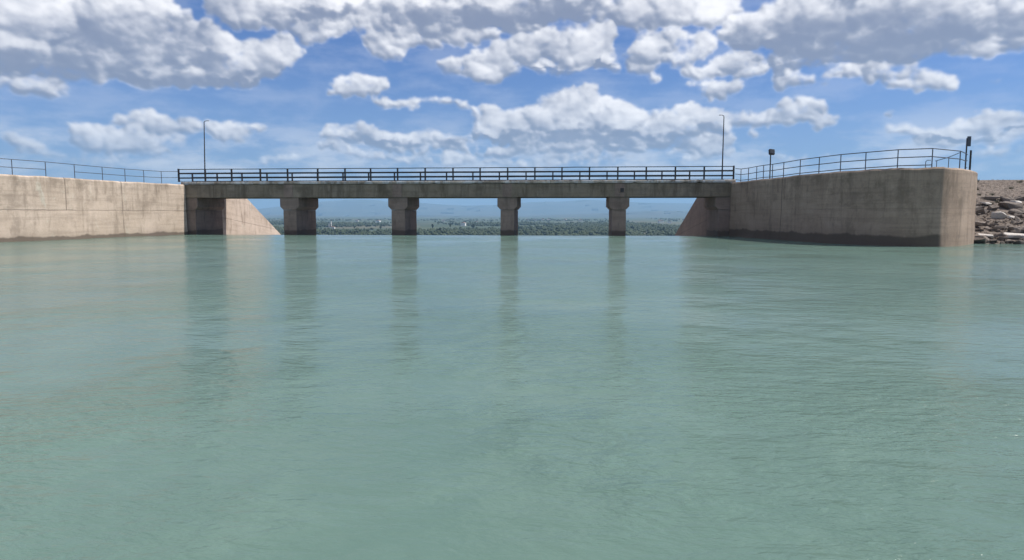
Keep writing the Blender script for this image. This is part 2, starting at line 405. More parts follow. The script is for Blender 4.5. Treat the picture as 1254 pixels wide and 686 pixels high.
# ------------------------------------------------------------------ water
m, t, b = material('turbid_green_water')
pos = t.node('ShaderNodeNewGeometry').outputs['Position']
b.inputs['Roughness'].default_value = .12; b.inputs['IOR'].default_value = 1.17
silt = t.noise(pos, .09, 5, .6, dist=.5); silt2 = t.noise(pos, .9, 5, .6, dist=.5)
c = t.mix(t.mr(silt, .3, .7), (.098, .162, .136), (.122, .194, .162)); c = t.mix(t.m('MULTIPLY', t.mr(silt2, .45, .75), .3), c, (.15, .225, .185))
t.put(b.inputs['Base Color'], c)
q = t.node('ShaderNodeMapping'); q.inputs['Rotation'].default_value = (0, 0, R(24)); q.inputs['Scale'].default_value = (.55, 1.25, 1); t.put(q.inputs[0], pos)
q2 = t.node('ShaderNodeMapping'); q2.inputs['Rotation'].default_value = (0, 0, R(-38)); q2.inputs['Scale'].default_value = (.6, 1.3, 1); t.put(q2.inputs[0], pos)
gust = t.mr(t.noise(pos, .16, 4, .55), .40, .60, .35, 1.7)
rip = t.m('ADD', t.m('MULTIPLY', t.noise(q.outputs[0], 3.6, 5, .58, dist=.35), .55), t.m('MULTIPLY', t.noise(q2.outputs[0], 8, 4, .55, dist=.4), .34))
swell = t.m('ADD', t.m('MULTIPLY', t.noise(q.outputs[0], .7, 2, .5), .35), t.m('MULTIPLY', t.m('MULTIPLY', t.noise(t.v('MULTIPLY', pos, (.45, 1, 1)), 2.6, 4, .6, dist=.5), .7), gust))
hgt = t.m('ADD', t.m('MULTIPLY', rip, gust), swell)
bump(t, b, hgt, 1.0, .062)
M['water'] = m
mb = MB(); CY = BY + .45
prof = [(-90.0, 0.0)] + [(y, 0.0) for y in (-20, 10, 30, 45, 54, CY)] + [(CY + .5, -.03), (CY + 1.0, -.13), (CY + 1.6, -.34), (CY + 2.6, -.85)]
for (ya, za), (yb, zb) in zip(prof, prof[1:]):
    full = yb <= 54.01
    xa, xb = (-260, 300) if full else (XL - .3 if yb <= CY + .01 else XL + .0, XR + .3 if yb <= CY + .01 else XR - .0)
    mb.poly([(xa, ya, za), (xb, ya, za), (xb, yb, zb), (xa, yb, zb)])
o = mb.build('water', M['water'], smooth=True); tag(o, kind='structure')

# spillway crest (ogee) and chute floor under the bridge
ch = concrete('chute_floor_concrete', (.33, .29, .25), (.18, .15, .12), (.42, .37, .32), wet=0)
mb = MB(); pf = [(BY - 1.2, -3), (BY - 1.0, -.6), (BY - .4, -.22), (CY, -.12), (CY + .6, -.2), (CY + 1.3, -.42), (CY + 2.4, -.98), (CY + 4.5, -2.2), (CY + 14, -7.6), (CY + 60, -31.5), (CY + 90, -32.4)]
for (ya, za), (yb, zb) in zip(pf, pf[1:]):
    mb.poly([(XL - .4, ya, za), (XR + .4, ya, za), (XR + .4, yb, zb), (XL - .4, yb, zb)])
tag(mb.build('spillway_crest', ch), kind='structure')

# ------------------------------------------------------------------ wing walls
def smooth_curve(pts, n):
    out = []
    P_ = [2 * pts[0] - pts[1]] + pts + [2 * pts[-1] - pts[-2]]
    for i in range(1, len(P_) - 2):
        for k in range(n):
            s_ = k / n; a, b_, c_, d = P_[i - 1:i + 3]
            out.append(.5 * ((2 * b_) + (-a + c_) * s_ + (2 * a - 5 * b_ + 4 * c_ - d) * s_ ** 2 + (-a + 3 * b_ - 3 * c_ + d) * s_ ** 3))
    out.append(pts[-1]); return out
def wing_wall(name, line, side, mat, ztop, thick=.7, seed=0, label=''):
    """line: plan points of the channel face from the bridge outwards; side=+1 when the body lies to the right."""
    line = [Vector((p.x, p.y, 0)) for p in line]
    mb = MB(); u = 0; rows = []
    for i, p in enumerate(line):
        a = line[max(0, i - 1)]; b_ = line[min(len(line) - 1, i + 1)]; d = (b_ - a).normalized()
        nrm = Vector((-d.y, d.x, 0)) * side                      # into the bank
        if i: u += (p - line[i - 1]).length
        zt = ztop(i / (len(line) - 1)) + .045 * N(u * .9, seed) + .025 * N(u * 4, seed + 3)
        rows.append((p, nrm, u, zt))
    def ring(r):
        p, n_, u, zt = r
        w1 = .025 * N(u * .5, 1.2, seed)
        q = [(p - n_ * .08, -2.5), (p - n_ * .06 + n_ * w1, .0), (p + n_ * w1, 2.1), (p + n_ * w1 * .5, zt - .1), (p + n_ * .09, zt), (p + n_ * thick, zt + .01), (p + n_ * thick, -2.5)]
        return [((a.x, a.y, z), (u, z) if k < 5 else (u, z + (a - p).length)) for k, (a, z) in enumerate(q)]
    R_ = [ring(r) for r in rows]
    for A, B in zip(R_, R_[1:]):
        for k in range(6):
            mb.poly([A[k][0], B[k][0], B[k + 1][0], A[k + 1][0]], [A[k][1], B[k][1], B[k + 1][1], A[k + 1][1]])
    for E in (R_[0], R_[-1]): mb.poly([e[0] for e in E], [(e[0][1], e[0][2]) for e in E])
    o = mb.build(name, mat); tag(o, label, 'wall'); return o, rows

def topat(px, py): return at_z(px, py, ZW)
Lp = [Vector((XL, BY - .02, 0)), topat(139, 221.6), topat(71, 217), topat(0, 213.2)]
Lp = [Vector((p.x, p.y, 0)) for p in Lp]
d = (Lp[-1] - Lp[-2]).normalized()
Lp += [Lp[-1] + Vector((-.9, -3.0, 0)), Lp[-1] + Vector((-3.2, -6.2, 0)), Lp[-1] + Vector((-7, -8.6, 0)), Lp[-1] + Vector((-14, -10.4, 0))]
Lcurve = smooth_curve(Lp, 8)
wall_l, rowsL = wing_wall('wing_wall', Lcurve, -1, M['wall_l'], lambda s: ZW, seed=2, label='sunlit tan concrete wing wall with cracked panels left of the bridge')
Rp = [Vector((XR, BY - .02, 0)), topat(945, 218.2), topat(1000, 212.4), topat(1054, 208.2), topat(1100, 206.0), topat(1132, 205.2), topat(1152, 204.9), topat(1160, 205.0), topat(1168, 205.4), topat(1179, 206.4), topat(1190, 208.2)]
Rp = [Vector((p.x, p.y, 0)) for p in Rp]
e2 = topat(1197.5, 210.6)
Rcurve = smooth_curve(Rp, 8)
TIDE = sum((q_ - p_).length for p_, q_ in zip(Rcurve[:-30], Rcurve[1:-30]))
M['wall_r'] = concrete('shaded_stained_wing_concrete', (.31, .225, .165), (.13, .094, .066), (.40, .30, .225), wet=.62, joints=(8.6,), hjoint=2.15, hamt=.15, tide_end=TIDE, streak=.8, grey=.5)  # real stains, plus a darker base colour that paints in this wall's shade
tail = [Vector((e2.x, e2.y, 0)), Vector((e2.x + .15, e2.y + 1.2, 0)), Vector((e2.x + .3, e2.y + 5, 0)), Vector((e2.x + .5, 57.5, 0))]
Rcurve += tail
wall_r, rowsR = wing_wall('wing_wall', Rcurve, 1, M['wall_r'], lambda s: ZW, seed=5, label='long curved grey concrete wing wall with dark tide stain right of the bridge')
arc = 0; 
for a, b_ in zip(Rcurve, Rcurve[1:]):
    arc += (b_ - a).length
print('R arc', arc, 'L 1160 arc', sum((b_ - a).length for a, b_ in zip(Rcurve[:-6], Rcurve[1:-6])))

# sloping chute training walls behind the bridge
def chute_wall(x, out, yz, label, mat):
    mb = MB(); (y0, z0), (y1, z1) = yz[0], yz[-1]
    prof = [(y, z) for y, z in yz]
    n = 40; pts = []
    for i in range(n + 1):
        y = y0 + (y1 - y0) * i / n
        for (ya, za), (yb, zb) in zip(prof, prof[1:]):
            if ya <= y <= yb + 1e-6: z = za + (zb - za) * (y - ya) / (yb - ya)
        pts.append((y, z + .04 * N(y * .8, x)))
    for (ya, za), (yb, zb) in zip(pts, pts[1:]):
        ba, bb = min(-1.5, za - 7), min(-1.5, zb - 7); X2 = x + out * .6
        # v coordinate follows the slope of the crest so the pour joint runs parallel to it
        mb.poly([(x, ya, ba), (x, yb, bb), (x, yb, zb), (x, ya, za)], [(ya, ba + .115 * (ya - 63)), (yb, bb + .115 * (yb - 63)), (yb, zb + .115 * (yb - 63)), (ya, za + .115 * (ya - 63))])
        mb.poly([(x, ya, za), (x, yb, zb), (X2, yb, zb), (X2, ya, za)], [(ya, 3), (yb, 3), (yb, 3.6), (ya, 3.6)])
        mb.poly([(X2, ya, za), (X2, yb, zb), (X2, yb, bb), (X2, ya, ba)])
    o = mb.build('chute_wall', mat); tag(o, label, 'wall'); return o
EY = BY + 5.0
tl0 = at_y(345, 289, 1); XLc = XL + .12
def on_x(px, py, X): d = ray(px, py); k = X / d.x; return (d.y * k, H + d.z * k)
a = on_x(302, 243, XLc); b_ = on_x(345, 288.5, XLc); sl = (b_[1] - a[1]) / (b_[0] - a[0])
def ext(a, sl, y): return a[1] + sl * (y - a[0])
ytop = a[0] + (ZW + .05 - a[1]) / sl
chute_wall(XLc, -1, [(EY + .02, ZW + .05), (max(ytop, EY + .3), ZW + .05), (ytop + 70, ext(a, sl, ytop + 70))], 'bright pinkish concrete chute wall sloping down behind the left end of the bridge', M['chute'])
XRc = at_y(867, 265, EY).x + .3
a = on_x(854, 241, XRc); b_ = on_x(826, 288.5, XRc); sl2 = (b_[1] - a[1]) / (b_[0] - a[0])
ytop2 = a[0] + (ZW + .05 - a[1]) / sl2
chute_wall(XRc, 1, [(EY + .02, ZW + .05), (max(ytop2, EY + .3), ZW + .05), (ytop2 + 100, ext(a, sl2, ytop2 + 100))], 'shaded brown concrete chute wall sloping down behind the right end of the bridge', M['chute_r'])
print('chute', a, b_, sl, sl2, ytop, ytop2)

# ------------------------------------------------------------------ bridge
bridge = empty('bridge', (0, 0, 0)); tag(bridge, 'weathered grey concrete road bridge on four hammerhead piers over the spillway', 'bridge')
BX0, BX1 = XL - .05, XR + .05
mb = MB()                                          # near edge beam, worn slightly uneven
def edge_beam(y0, y1):
    mb = MB(); n = 120
    xs = [BX0 + (BX1 - BX0) * i / n for i in range(n + 1)]
    for xa, xb in zip(xs, xs[1:]):
        def sec(x):
            k = .02 * N(x * .4, y0); return [(x, y0 + k, ZB + .012 * N(x, 3)), (x, y0 + k, ZD - .27), (x, y1, ZD - .27), (x, y1, ZB)]
        A, B = sec(xa), sec(xb)
        for i in range(4):
            j = (i + 1) % 4; mb.poly([A[i], B[i], B[j], A[j]], [(p[0], p[2]) if i % 2 == 0 else (p[0], p[1]) for p in (A[i], B[i], B[j], A[j])])
    for x in (BX0, BX1): mb.poly([(x, y0, ZB), (x, y0, ZD - .27), (x, y1, ZD - .27), (x, y1, ZB)])
    return mb
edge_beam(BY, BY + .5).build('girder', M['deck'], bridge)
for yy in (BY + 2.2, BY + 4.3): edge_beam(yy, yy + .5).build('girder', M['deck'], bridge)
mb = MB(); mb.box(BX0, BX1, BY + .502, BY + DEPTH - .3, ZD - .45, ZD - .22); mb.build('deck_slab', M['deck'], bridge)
def kerb(y0, y1, seed):
    mb = MB(); n = 400; xs = [BX0 - .3 + (BX1 - BX0 + .6) * i / n for i in range(n + 1)]
    def sec(x):
        chip = max(0, N(x * 2.6, seed) - .12) * .12 + max(0, N(x * 7, seed + 9) - .15) * .10
        s_ = -1 if seed == 1 else 0
        return [(x, y0 + .0 + chip * .8, ZD - .24 + max(0, N(x * 1.7, seed + 4) - .1) * .08), (x, y0 - .0 + chip * .35, ZD - .07), (x, y0 + .05 + chip, ZD - .005 - chip * .35), (x, y1, ZD - .005 + .01 * N(x, 4)), (x, y1, ZD - .24)]
    R_ = [sec(x) for x in xs]
    for A, B in zip(R_, R_[1:]):
        for i in range(5):
            j = (i + 1) % 5; mb.poly([A[i], B[i], B[j], A[j]], [(p[0], p[2] + p[1]) for p in (A[i], B[i], B[j], A[j])])
    mb.poly(R_[0]); mb.poly(R_[-1]); return mb
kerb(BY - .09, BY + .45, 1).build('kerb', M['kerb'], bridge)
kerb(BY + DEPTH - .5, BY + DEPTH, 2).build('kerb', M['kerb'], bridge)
mb = MB(); mb.box(BX0 - .1, BX1 + .1, BY + .452, BY + DEPTH - .502, ZD - .218, ZD - .12); mb.build('road_surface', M['asphalt'], bridge)

SW, CW = 1.16, 1.70                                # shaft and cap widths
def make_pier(x, w0=None):
    mb = MB(); hw = SW / 2
    zc = ZB - .80; zs = ZB - 1.10
    # shaft, front and rear faces slightly irregular
    n = 14; y0, y1 = PD0 + .06, PD1 - .06
    zs_ = [-2.5, -.3] + [zs * i / (n - 1) for i in range(1, n)]
    def sec(z):
        e = .015 * N(z * 1.5, x); return [(x - hw + e, y0, z), (x + hw + e, y0, z), (x + hw + e, y1, z), (x - hw + e, y1, z)]
    R_ = [sec(z) for z in zs_]
    for A, B in zip(R_, R_[1:]):
        for i in range(4):
            j = (i + 1) % 4; mb.poly([A[i], A[j], B[j], B[i]], [((p[0] if i % 2 == 0 else p[1]) + x * 3, p[2]) for p in (A[i], A[j], B[j], B[i])])
    mb.poly(R_[0][::-1]); mb.poly(R_[-1])
    sh = mb.build('pier', M['pier'], bridge)
    mb = MB(); cw = CW / 2
    mb.prism([(x - hw + .01, zs + .012), (x + hw - .01, zs + .012), (x + cw, zc), (x + cw, ZB - .004), (x - cw, ZB - .004), (x - cw, zc)], PD0, PD1)
    mb.build('pier_cap', M['pier'], sh, bevel=.02)
    return sh
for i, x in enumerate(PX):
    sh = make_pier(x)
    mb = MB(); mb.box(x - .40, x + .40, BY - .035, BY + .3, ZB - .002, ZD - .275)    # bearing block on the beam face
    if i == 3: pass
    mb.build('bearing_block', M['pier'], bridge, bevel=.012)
# small drainage frame over the fourth pier
x = PX[3]; mb = MB()
mb.box(x - .02, x + .42, BY - .10, BY - .037, ZB + .36, ZB + .80); mb.build('drain_box', M['pier'], bridge, bevel=.01)
mb = MB(); mb.box(x + .05, x + .35, BY - .115, BY - .101, ZB + .40, ZB + .72); mb.build('drain_opening', M['metal'], bridge)
# abutment piers at both ends
def abut(x0, x1, cx0, cx1):
    mb = MB(); mb.box(x0, x1, PD0 + .06, PD1, -2.5, ZB - 1.1); o = mb.build('abutment', M['pier'], bridge)
    mb = MB(); mb.prism([(x0 + .01, ZB - 1.088), (x1 - .01, ZB - 1.088), (cx1, ZB - .8), (cx1, ZB - .004), (cx0, ZB - .004), (cx0, ZB - .8)], PD0, PD1 + .02); mb.build('abutment_cap', M['pier'], o, bevel=.02)
xr_ = at_y(238.5, 270, BY).x
abut(XL - .6, xr_, XL - .6, xr_ + .25)
xl_ = at_y(880, 270, BY).x
abut(xl_, XR + .6, xl_ - .27, XR + .6)

# ------------------------------------------------------------------ railings
def rail_post(x, y, z0, z1, w_, parent, mat, rz=0, square=True):
    mb = MB()
    if square: mb.box(-w_ / 2, w_ / 2, -w_ / 2, w_ / 2, 0, z1 - z0)
    else: mb.tube((0, 0, 0), (0, 0, z1 - z0), w_ / 2, 8)
    mb.box(-w_ * 1.1, w_ * 1.1, -w_ * 1.1, w_ * 1.1, 0.0, .015)
    o = mb.build('post', mat, parent, loc=(x, y, z0)); o.rotation_euler = (0, 0, rz); return o
def bridge_railing(y, xs, label, posty=0, grp=None):
    r = empty('bridge_railing', (0, y, ZD)); tag(r, label, 'railing')
    for x in xs: rail_post(x, 0, -.01, 1.10 if abs(x - xs[0]) > .1 and abs(x - xs[-1]) > .1 else 1.14, .12, r, M['metal'])
    for z, h, w_ in ((1.08, .06, .07), (.72, .13, .05), (.32, .12, .05)):
        mb = MB(); pts = []
        for a, b_ in zip(xs, xs[1:]):
            pts += [a, a + (b_ - a) * .5]
        pts.append(xs[-1])
        prev = None
        for x in pts:
            dz = .012 * N(x * .7, z, y); cur = (x, dz)
            if prev:
                for s_ in range(1):
                    (xa, da), (xb, db) = prev, cur; y0, y1 = -.05 - w_, -.052
                    q = lambda x_, d_: [(x_, y0, z - h / 2 + d_), (x_, y0, z + h / 2 + d_), (x_, y1, z + h / 2 + d_), (x_, y1, z - h / 2 + d_)]
                    A, B = q(xa, da), q(xb, db)
                    for i in range(4): j = (i + 1) % 4; mb.poly([A[i], B[i], B[j], A[j]])
            prev = cur
        A = None
        mb.build('rail', M['metal'], r)
    # thin foot rail
    mb = MB(); mb.box(xs[0], xs[-1], -.08, -.052, .03, .06); mb.build('foot_rail', M['metal'], r)
    return r
# near posts at the measured places, even spacing between the measured ones
known = [218.5, 251.0, 283.4, 318.6, 352.0, 389.0, 422.4, 453.8, 486.8, 520.6, 554.7, 587.9, 621.7, 655.0, 688.2, 721.9, 756.6, 791.4, 827.1, 862.4, 898.5]
nx = [at_y(p, 213, BY + .1).x for p in known]
bridge_railing(BY + .14, nx, 'near black steel three-rail railing along the bridge edge facing the water')
fx = []
x = at_y(265.6, 216, BY + DEPTH - .25).x; sp = (at_y(776.9, 216, BY + DEPTH - .25).x - x) / 16.0
fx = [x + sp * i for i in range(-1, 20) if x + sp * i < XR - .3]
bridge_railing(BY + DEPTH - .2, fx, 'far black steel railing on the other side of the bridge road')

def curve_railing(label, base, posts_px, top, mat, curve, inset=.35, gaps=(), rails=(1.03, .50), pw=.05, rr=.022, end=None, start=None):
    """Posts stand on the wall top where the picture's columns cross the wall; rails link neighbouring posts."""
    r = empty('wall_railing', (0, 0, 0)); tag(r, label, 'railing')
    pts = []
    for px in posts_px:
        d = ray(px, 210); best = None
        for (a, na, _, za), (b_, nb, _, zb) in zip(curve, curve[1:]):
            a2 = a + na * inset; b2 = b_ + nb * inset
            # 2D intersection of ray (0,0)+k d with segment
            ex, ey = b2.x - a2.x, b2.y - a2.y; den = d.x * ey - d.y * ex
            if abs(den) < 1e-9: continue
            s_ = (d.y * a2.x - d.x * a2.y) / den * 1.0
            k = (a2.x * ey - a2.y * ex) / den
            if -1e-6 <= s_ <= 1 + 1e-6 and k > 0 and (best is None or k < best[0]): best = (k, Vector((d.x * k, d.y * k, za + (zb - za) * s_)))
        if best: pts.append(best[1])
    if start is not None: pts = [start] + pts
    if end is not None: pts += end
    for i, p in enumerate(pts):
        if start is not None and i == 0: continue
        rail_post(p.x, p.y, p.z - .02, p.z + rails[0] + .0, pw, r, mat, square=False)
    for k, h in enumerate(rails):
        for i, (a, b_) in enumerate(zip(pts, pts[1:])):
            if (k, i) in gaps: continue
            mb = MB(); ja = .02 * N(i * 3.1, k); jb = .02 * N(i * 3.1 + 1, k)
            mb.tube(a + Vector((0, 0, h + ja * (k > 0))), b_ + Vector((0, 0, h + jb * (k > 0))), rr, 8)
            mb.build('rail', mat, r)
    return r
def wp(px, dist, z):
    d = ray(px, 210); k = dist / (d.x * -math.sin(YAW) + d.y * math.cos(YAW)); return Vector((d.x * k, d.y * k, z))
bend = Vector((nx[0], BY + .1, ZD - .12))
curve_railing('thin grey two-rail railing on the left wing wall, its middle rail partly missing', None, [197.3, 175.7, 152.8, 125.2, 91.2, 56.0, 15.0, -32, -85], None, M['galv'], rowsL, start=Vector((nx[0], BY + .14, ZD - .12)), gaps=((1, 5), (1, 8)))
curve_railing('grey three-rail railing along the curved top of the right wing wall', None, [907.5, 916.7, 926.7, 935.0, 946.0, 959.6, 979.7, 1002.8, 1029.0, 1059.5, 1098.6, 1140.7, 1174.7], None, M['galv'], rowsR, rails=(1.05, .60, .14), start=Vector((nx[-1] + .15, BY + .14, ZD - .15)), gaps=((2, 12), (2, 13)), rr=.027, pw=.06, end=[wp(1182, 41.7, ZW)])

# low return handrail at the end of the right wall
r = empty('handrail', (0, 0, 0)); tag(r, 'low short handrail with a bent end behind the corner of the right wing wall', 'railing')
z0 = ZW
h1, h2, h3 = wp(1146.5, 44.8, z0), wp(1161, 44.4, z0), wp(1174, 43.0, z0)
for p, h in ((h1, .85), (h2, 1.08)): rail_post(p.x, p.y, z0 - .3, z0 + h, .045, r, M['galv'], square=False)
mb = MB(); mb.tube(h1 + Vector((-.1, 0, .84)), h2 + Vector((0, 0, 1.06)), .022); mb.tube(h2 + Vector((0, 0, 1.06)), h3 + Vector((0, 0, 1.22)), .022); mb.build('rail', M['galv'], r)
g1 = wp(1132.5, 43.6, z0); g2 = wp(1139, 43.6, z0)
mb = MB(); mb.tube(g1 + Vector((0, 0, -.3)), g1 + Vector((.03, 0, .72)), .022); mb.tube(g1 + Vector((.03, 0, .72)), g1 + Vector((.12, 0, .80)), .022); mb.tube(g1 + Vector((.12, 0, .80)), g2 + Vector((0, 0, .80)), .022); mb.build('bent_end', M['galv'], r)

# narrow sign on two posts at the corner
s0 = wp(1181.8, 41.9, z0); s1 = wp(1187.4, 41.7, z0); sg = empty('sign', s0); tag(sg, 'narrow dark sign on two posts at the far right end of the curved wall', 'sign')
dv = s1 - s0
for k, hh in ((0, 2.0), (1, 1.25)):
    mb = MB(); mb.box(-.03 - .015 * k, .03 + .015 * k, -.03, .03, -.3, hh); mb.build('post', M['metal'], sg, loc=dv * k)
mb = MB(); mb.box(-.02, dv.x * .95 + .04, -.09, -.035, 1.5, 2.1); mb.build('sign_panel', M['galv'], sg, bevel=.01)
for z in (.2, .62, 1.0):
    mb = MB(); mb.box(.035, dv.x - .065, -.02, .02, z, z + .035); mb.build('crossbar', M['metal'], sg)

# ------------------------------------------------------------------ lamp posts and floodlight
def lamp(px_top, py_top, px_base, Y, arm, label, zbase):
    b_ = at_y(px_base, 219, Y); tp = at_y(px_top, py_top, Y); hgt = tp.z - zbase
    root = empty('street_lamp', (b_.x, Y, zbase)); tag(root, label, 'street lamp')
    lean = tp.x - b_.x
    mb = MB(); mb.tube((0, 0, .0), (0, 0, .9), .065, 10); mb.tube((0, 0, .9), (lean, 0, hgt), .055, 10, .035)
    mb.build('pole', M['metal'], root, smooth=False)
    mb = MB(); mb.box(-.14, .14, -.14, .14, -.01, .025); mb.build('base_plate', M['metal'], root)
    mb = MB(); mb.tube((lean, 0, hgt), (lean + arm * .12, 0, hgt + .08), .03); mb.tube((lean + arm * .12, 0, hgt + .08), (lean + arm * .25, 0, hgt + .10), .022); mb.build('arm', M['metal'], root)
    mb = MB(); s_ = arm / abs(arm); x0, x1 = sorted((lean + arm * .22, lean + arm * .22 + s_ * .24)); mb.box(x0, x1, -.06, .06, hgt + .075, hgt + .12); mb.build('lamp_head', M['galv'], root, bevel=.02)
    return root
lamp(249.9, 149.5, 251.3, BY + .40, 1.0, 'slim dark street lamp near the left end of the bridge', ZD - .01)
lamp(886.6, 142.5, 884.2, BY + .40, -.8, 'slim dark street lamp near the right end of the bridge', ZD - .01)
fb = wp(943.0, 52.4, ZW - .3); fl = empty('floodlight', fb); tag(fl, 'square dark floodlight on a short post behind the right wall railing', 'floodlight')
topz = at_y(943, 190, fb.y).z - fb.z
mb = MB(); mb.tube((0, 0, 0), (0, 0, topz + .05), .045, 8); mb.build('post', M['metal'], fl)
mb = MB(); mb.box(-.21, .21, -.12, .10, -.21, .21); o = mb.build('lamp_housing', M['metal'], fl, bevel=.03, loc=(.05, -.05, topz + .22)); o.rotation_euler = (R(-20), R(5), R(8))
mb = MB(); mb.box(-.17, .17, -.128, -.121, -.17, .17); mb.build('glass', simple('lamp_glass', (.05, .055, .065), .15), o)

# ------------------------------------------------------------------ banks
SHY = at_z(1226, 299, 0).y                         # shoreline right of the wall
CRY = at_z(1226, 220.5, ZW + .1).y
print('shore', SHY, CRY)
def bank(x0, x1, nx_, rows, name, mat, rough=.12, seed=0):
    mb = MB(); G = []
    for i in range(nx_ + 1):
        x = x0 + (x1 - x0) * (i / nx_) ** 1.6
        col = []
        for (y, z, a) in rows: col.append((x, y, z + a * N(x * .35, y * .35, seed) + a * .4 * N(x * 1.7, y * 1.7, seed)))
        G.append(col)
    for A, B in zip(G, G[1:]):
        for k in range(len(rows) - 1): mb.poly([A[k], B[k], B[k + 1], A[k + 1]])
    return mb.build(name, mat, smooth=True)
def lin(ya, za, yb, zb, n, a): return [(ya + (yb - ya) * i / n, za + (zb - za) * i / n, a) for i in range(n)]
xe = e2.x - .1
rows = lin(SHY - 12, -4.4, SHY, -.15, 3, .1) + lin(SHY, -.15, CRY, ZW + .1, 26, .13) + lin(CRY, ZW + .1, CRY + 7, ZW + .1, 3, .03) + lin(CRY + 7, ZW + .1, CRY + 90, -32.3, 8, .3) + [(CRY + 93, -33, 0)]
tag(bank(xe, xe + 320, 150, rows, 'embankment', M['earth'], seed=3), kind='structure')
# platform behind the walls (road level) and downstream slopes
def platform(rows_, far_y, outer_x, name):
    mb = MB(); n = len(rows_)
    zp = ZW - .22
    for A, B in zip(rows_, rows_[1:]):
        a = A[0] + A[1] * .69; b_ = B[0] + B[1] * .69
        mb.poly([(a.x, a.y, zp), (b_.x, b_.y, zp), (b_.x, far_y, zp), (a.x, far_y, zp)])
    return mb.build(name, M['earth'], weld=False)
FY = BY + DEPTH + 1.5
selR = [r for r in rowsR if r[0].x <= xe + .3]
tag(platform(selR[:-3], FY, 0, 'ground'), kind='structure')
tag(platform(rowsL, FY, 0, 'ground'), kind='structure')
lx = rowsL[-1][0].x; ly = rowsL[-1][0].y
rows = lin(ly - 16, -4.4, ly - 2, -.15, 3, .1) + lin(ly - 2, -.15, ly + 11, ZW - .2, 12, .12) + [(ly + 11, ZW - .21, .0), (FY, ZW - .22, .0)]
mbk = bank(lx + .2, lx - 240, 80, rows, 'embankment', M['earth'], seed=8); tag(mbk, kind='structure')
slope_rows = [(FY - .02, ZW - .24, 0)] + lin(FY + 1, ZW - .8, FY + 84, -32.2, 12, .25)[1:] + [(FY + 88, -33, 0)]
tag(bank(XLc - .55, XLc - 300, 60, slope_rows, 'embankment', M['earth'], seed=11), kind='structure')
tag(bank(XRc + .55, xe + 1, 20, slope_rows, 'embankment', M['earth'], seed=12), kind='structure')

# ------------------------------------------------------------------ riprap
def rock_mesh(seed, flat, n=13):
    rr = random.Random(seed); bm = bmesh.new()
    for _ in range(n):
        v = Vector((rr.gauss(0, 1), rr.gauss(0, 1), rr.gauss(0, 1))).normalized()
        v = Vector((max(-.8, min(.8, v.x * 1.15)), max(-.8, min(.8, v.y * 1.15)), max(-.72, min(.72, v.z * 1.2))))
        bm.verts.new((v.x * .62, v.y * .5, v.z * flat))
    bmesh.ops.convex_hull(bm, input=bm.verts)
    for v in [v for v in bm.verts if not v.link_faces]: bm.verts.remove(v)
    bmesh.ops.bevel(bm, geom=list(bm.edges), offset=.025, segments=1, affect='EDGES', clamp_overlap=True)
    bmesh.ops.triangulate(bm, faces=bm.faces); bmesh.ops.subdivide_edges(bm, edges=bm.edges, cuts=1)
    for v in bm.verts: v.co += v.normal * .02 * N(v.co.x * 5, v.co.y * 5, v.co.z * 5 + seed)
    me = bpy.data.meshes.new('rock'); bm.to_mesh(me); bm.free(); return me
RM = [rock_mesh(100 + i, [.40, .48, .32, .55, .36, .44, .30, .5][i]) for i in range(8)]
for me in RM: me.materials.append(M['rock'])
PM = [rock_mesh(200 + i, [.5, .17, .2][i], 16) for i in range(3)]
for me in PM: me.materials.append(M['rock_pale'])
def slope_z(y): return -.15 + (ZW + .25) * (y - SHY) / (CRY - SHY)
placed = []
def place(me, x, y, sc, flatten=1.0, label=None, grp=None, dz=0.0):
    o = bpy.data.objects.new('boulder', me); C.objects.link(o)
    o.location = (x, y, slope_z(y) + dz); o.scale = (sc * rnd.uniform(.95, 1.35), sc * rnd.uniform(.8, 1.1), sc * rnd.uniform(.75, 1.05) * flatten)
    o.rotation_euler = (R(rnd.uniform(-9, 14)), R(rnd.uniform(-8, 8)), R(rnd.uniform(-35, 35)))
    tag(o, label, 'rock', grp); return o
def rock_at(px, py):                                # where the slope shows at this column/row
    d = ray(px, py); lo, hi = SHY - 2, CRY
    for _ in range(40):
        mid = (lo + hi) / 2; z = H + d.z * (mid / d.y)
        if z < slope_z(mid): hi = mid
        else: lo = mid
    return d.x * mid / d.y, mid
specials = [(PM[0], 1223, 268.5, .85, 1.3, 'bright white boulder sitting in the middle of the rock slope'),
            (PM[1], 1246, 291.5, 1.35, 1.0, 'large pale slab of rock at the waterline on the right edge'),
            (PM[2], 1209, 251.0, .95, .5, 'thin flat pale slab beside the wall, highest of the pale stones'),
            (RM[2], 1234, 253.5, 1.5, .8, 'wide dark brown slab lying across the upper rocks'),
            (PM[2], 1238, 268.0, .6, 1.0, 'small pale stone just right of the white boulder'),
            (PM[1], 1207, 291, .8, 1.0, 'pale flat rock at the waterline against the wall corner'),
            (PM[2], 1246, 249.5, .7, 1.0, 'small pale stone among the upper rocks near the right edge')]
for me, px, py, sc, fl_, lab in specials:
    x, y = rock_at(px, py); o = place(me, x, y, sc, fl_, lab, None, .12); placed.append((x, y, sc * .55)); o.rotation_euler = (R(8), R(3), R(rnd.uniform(-10, 10)))
tries = 0; cnt = 0
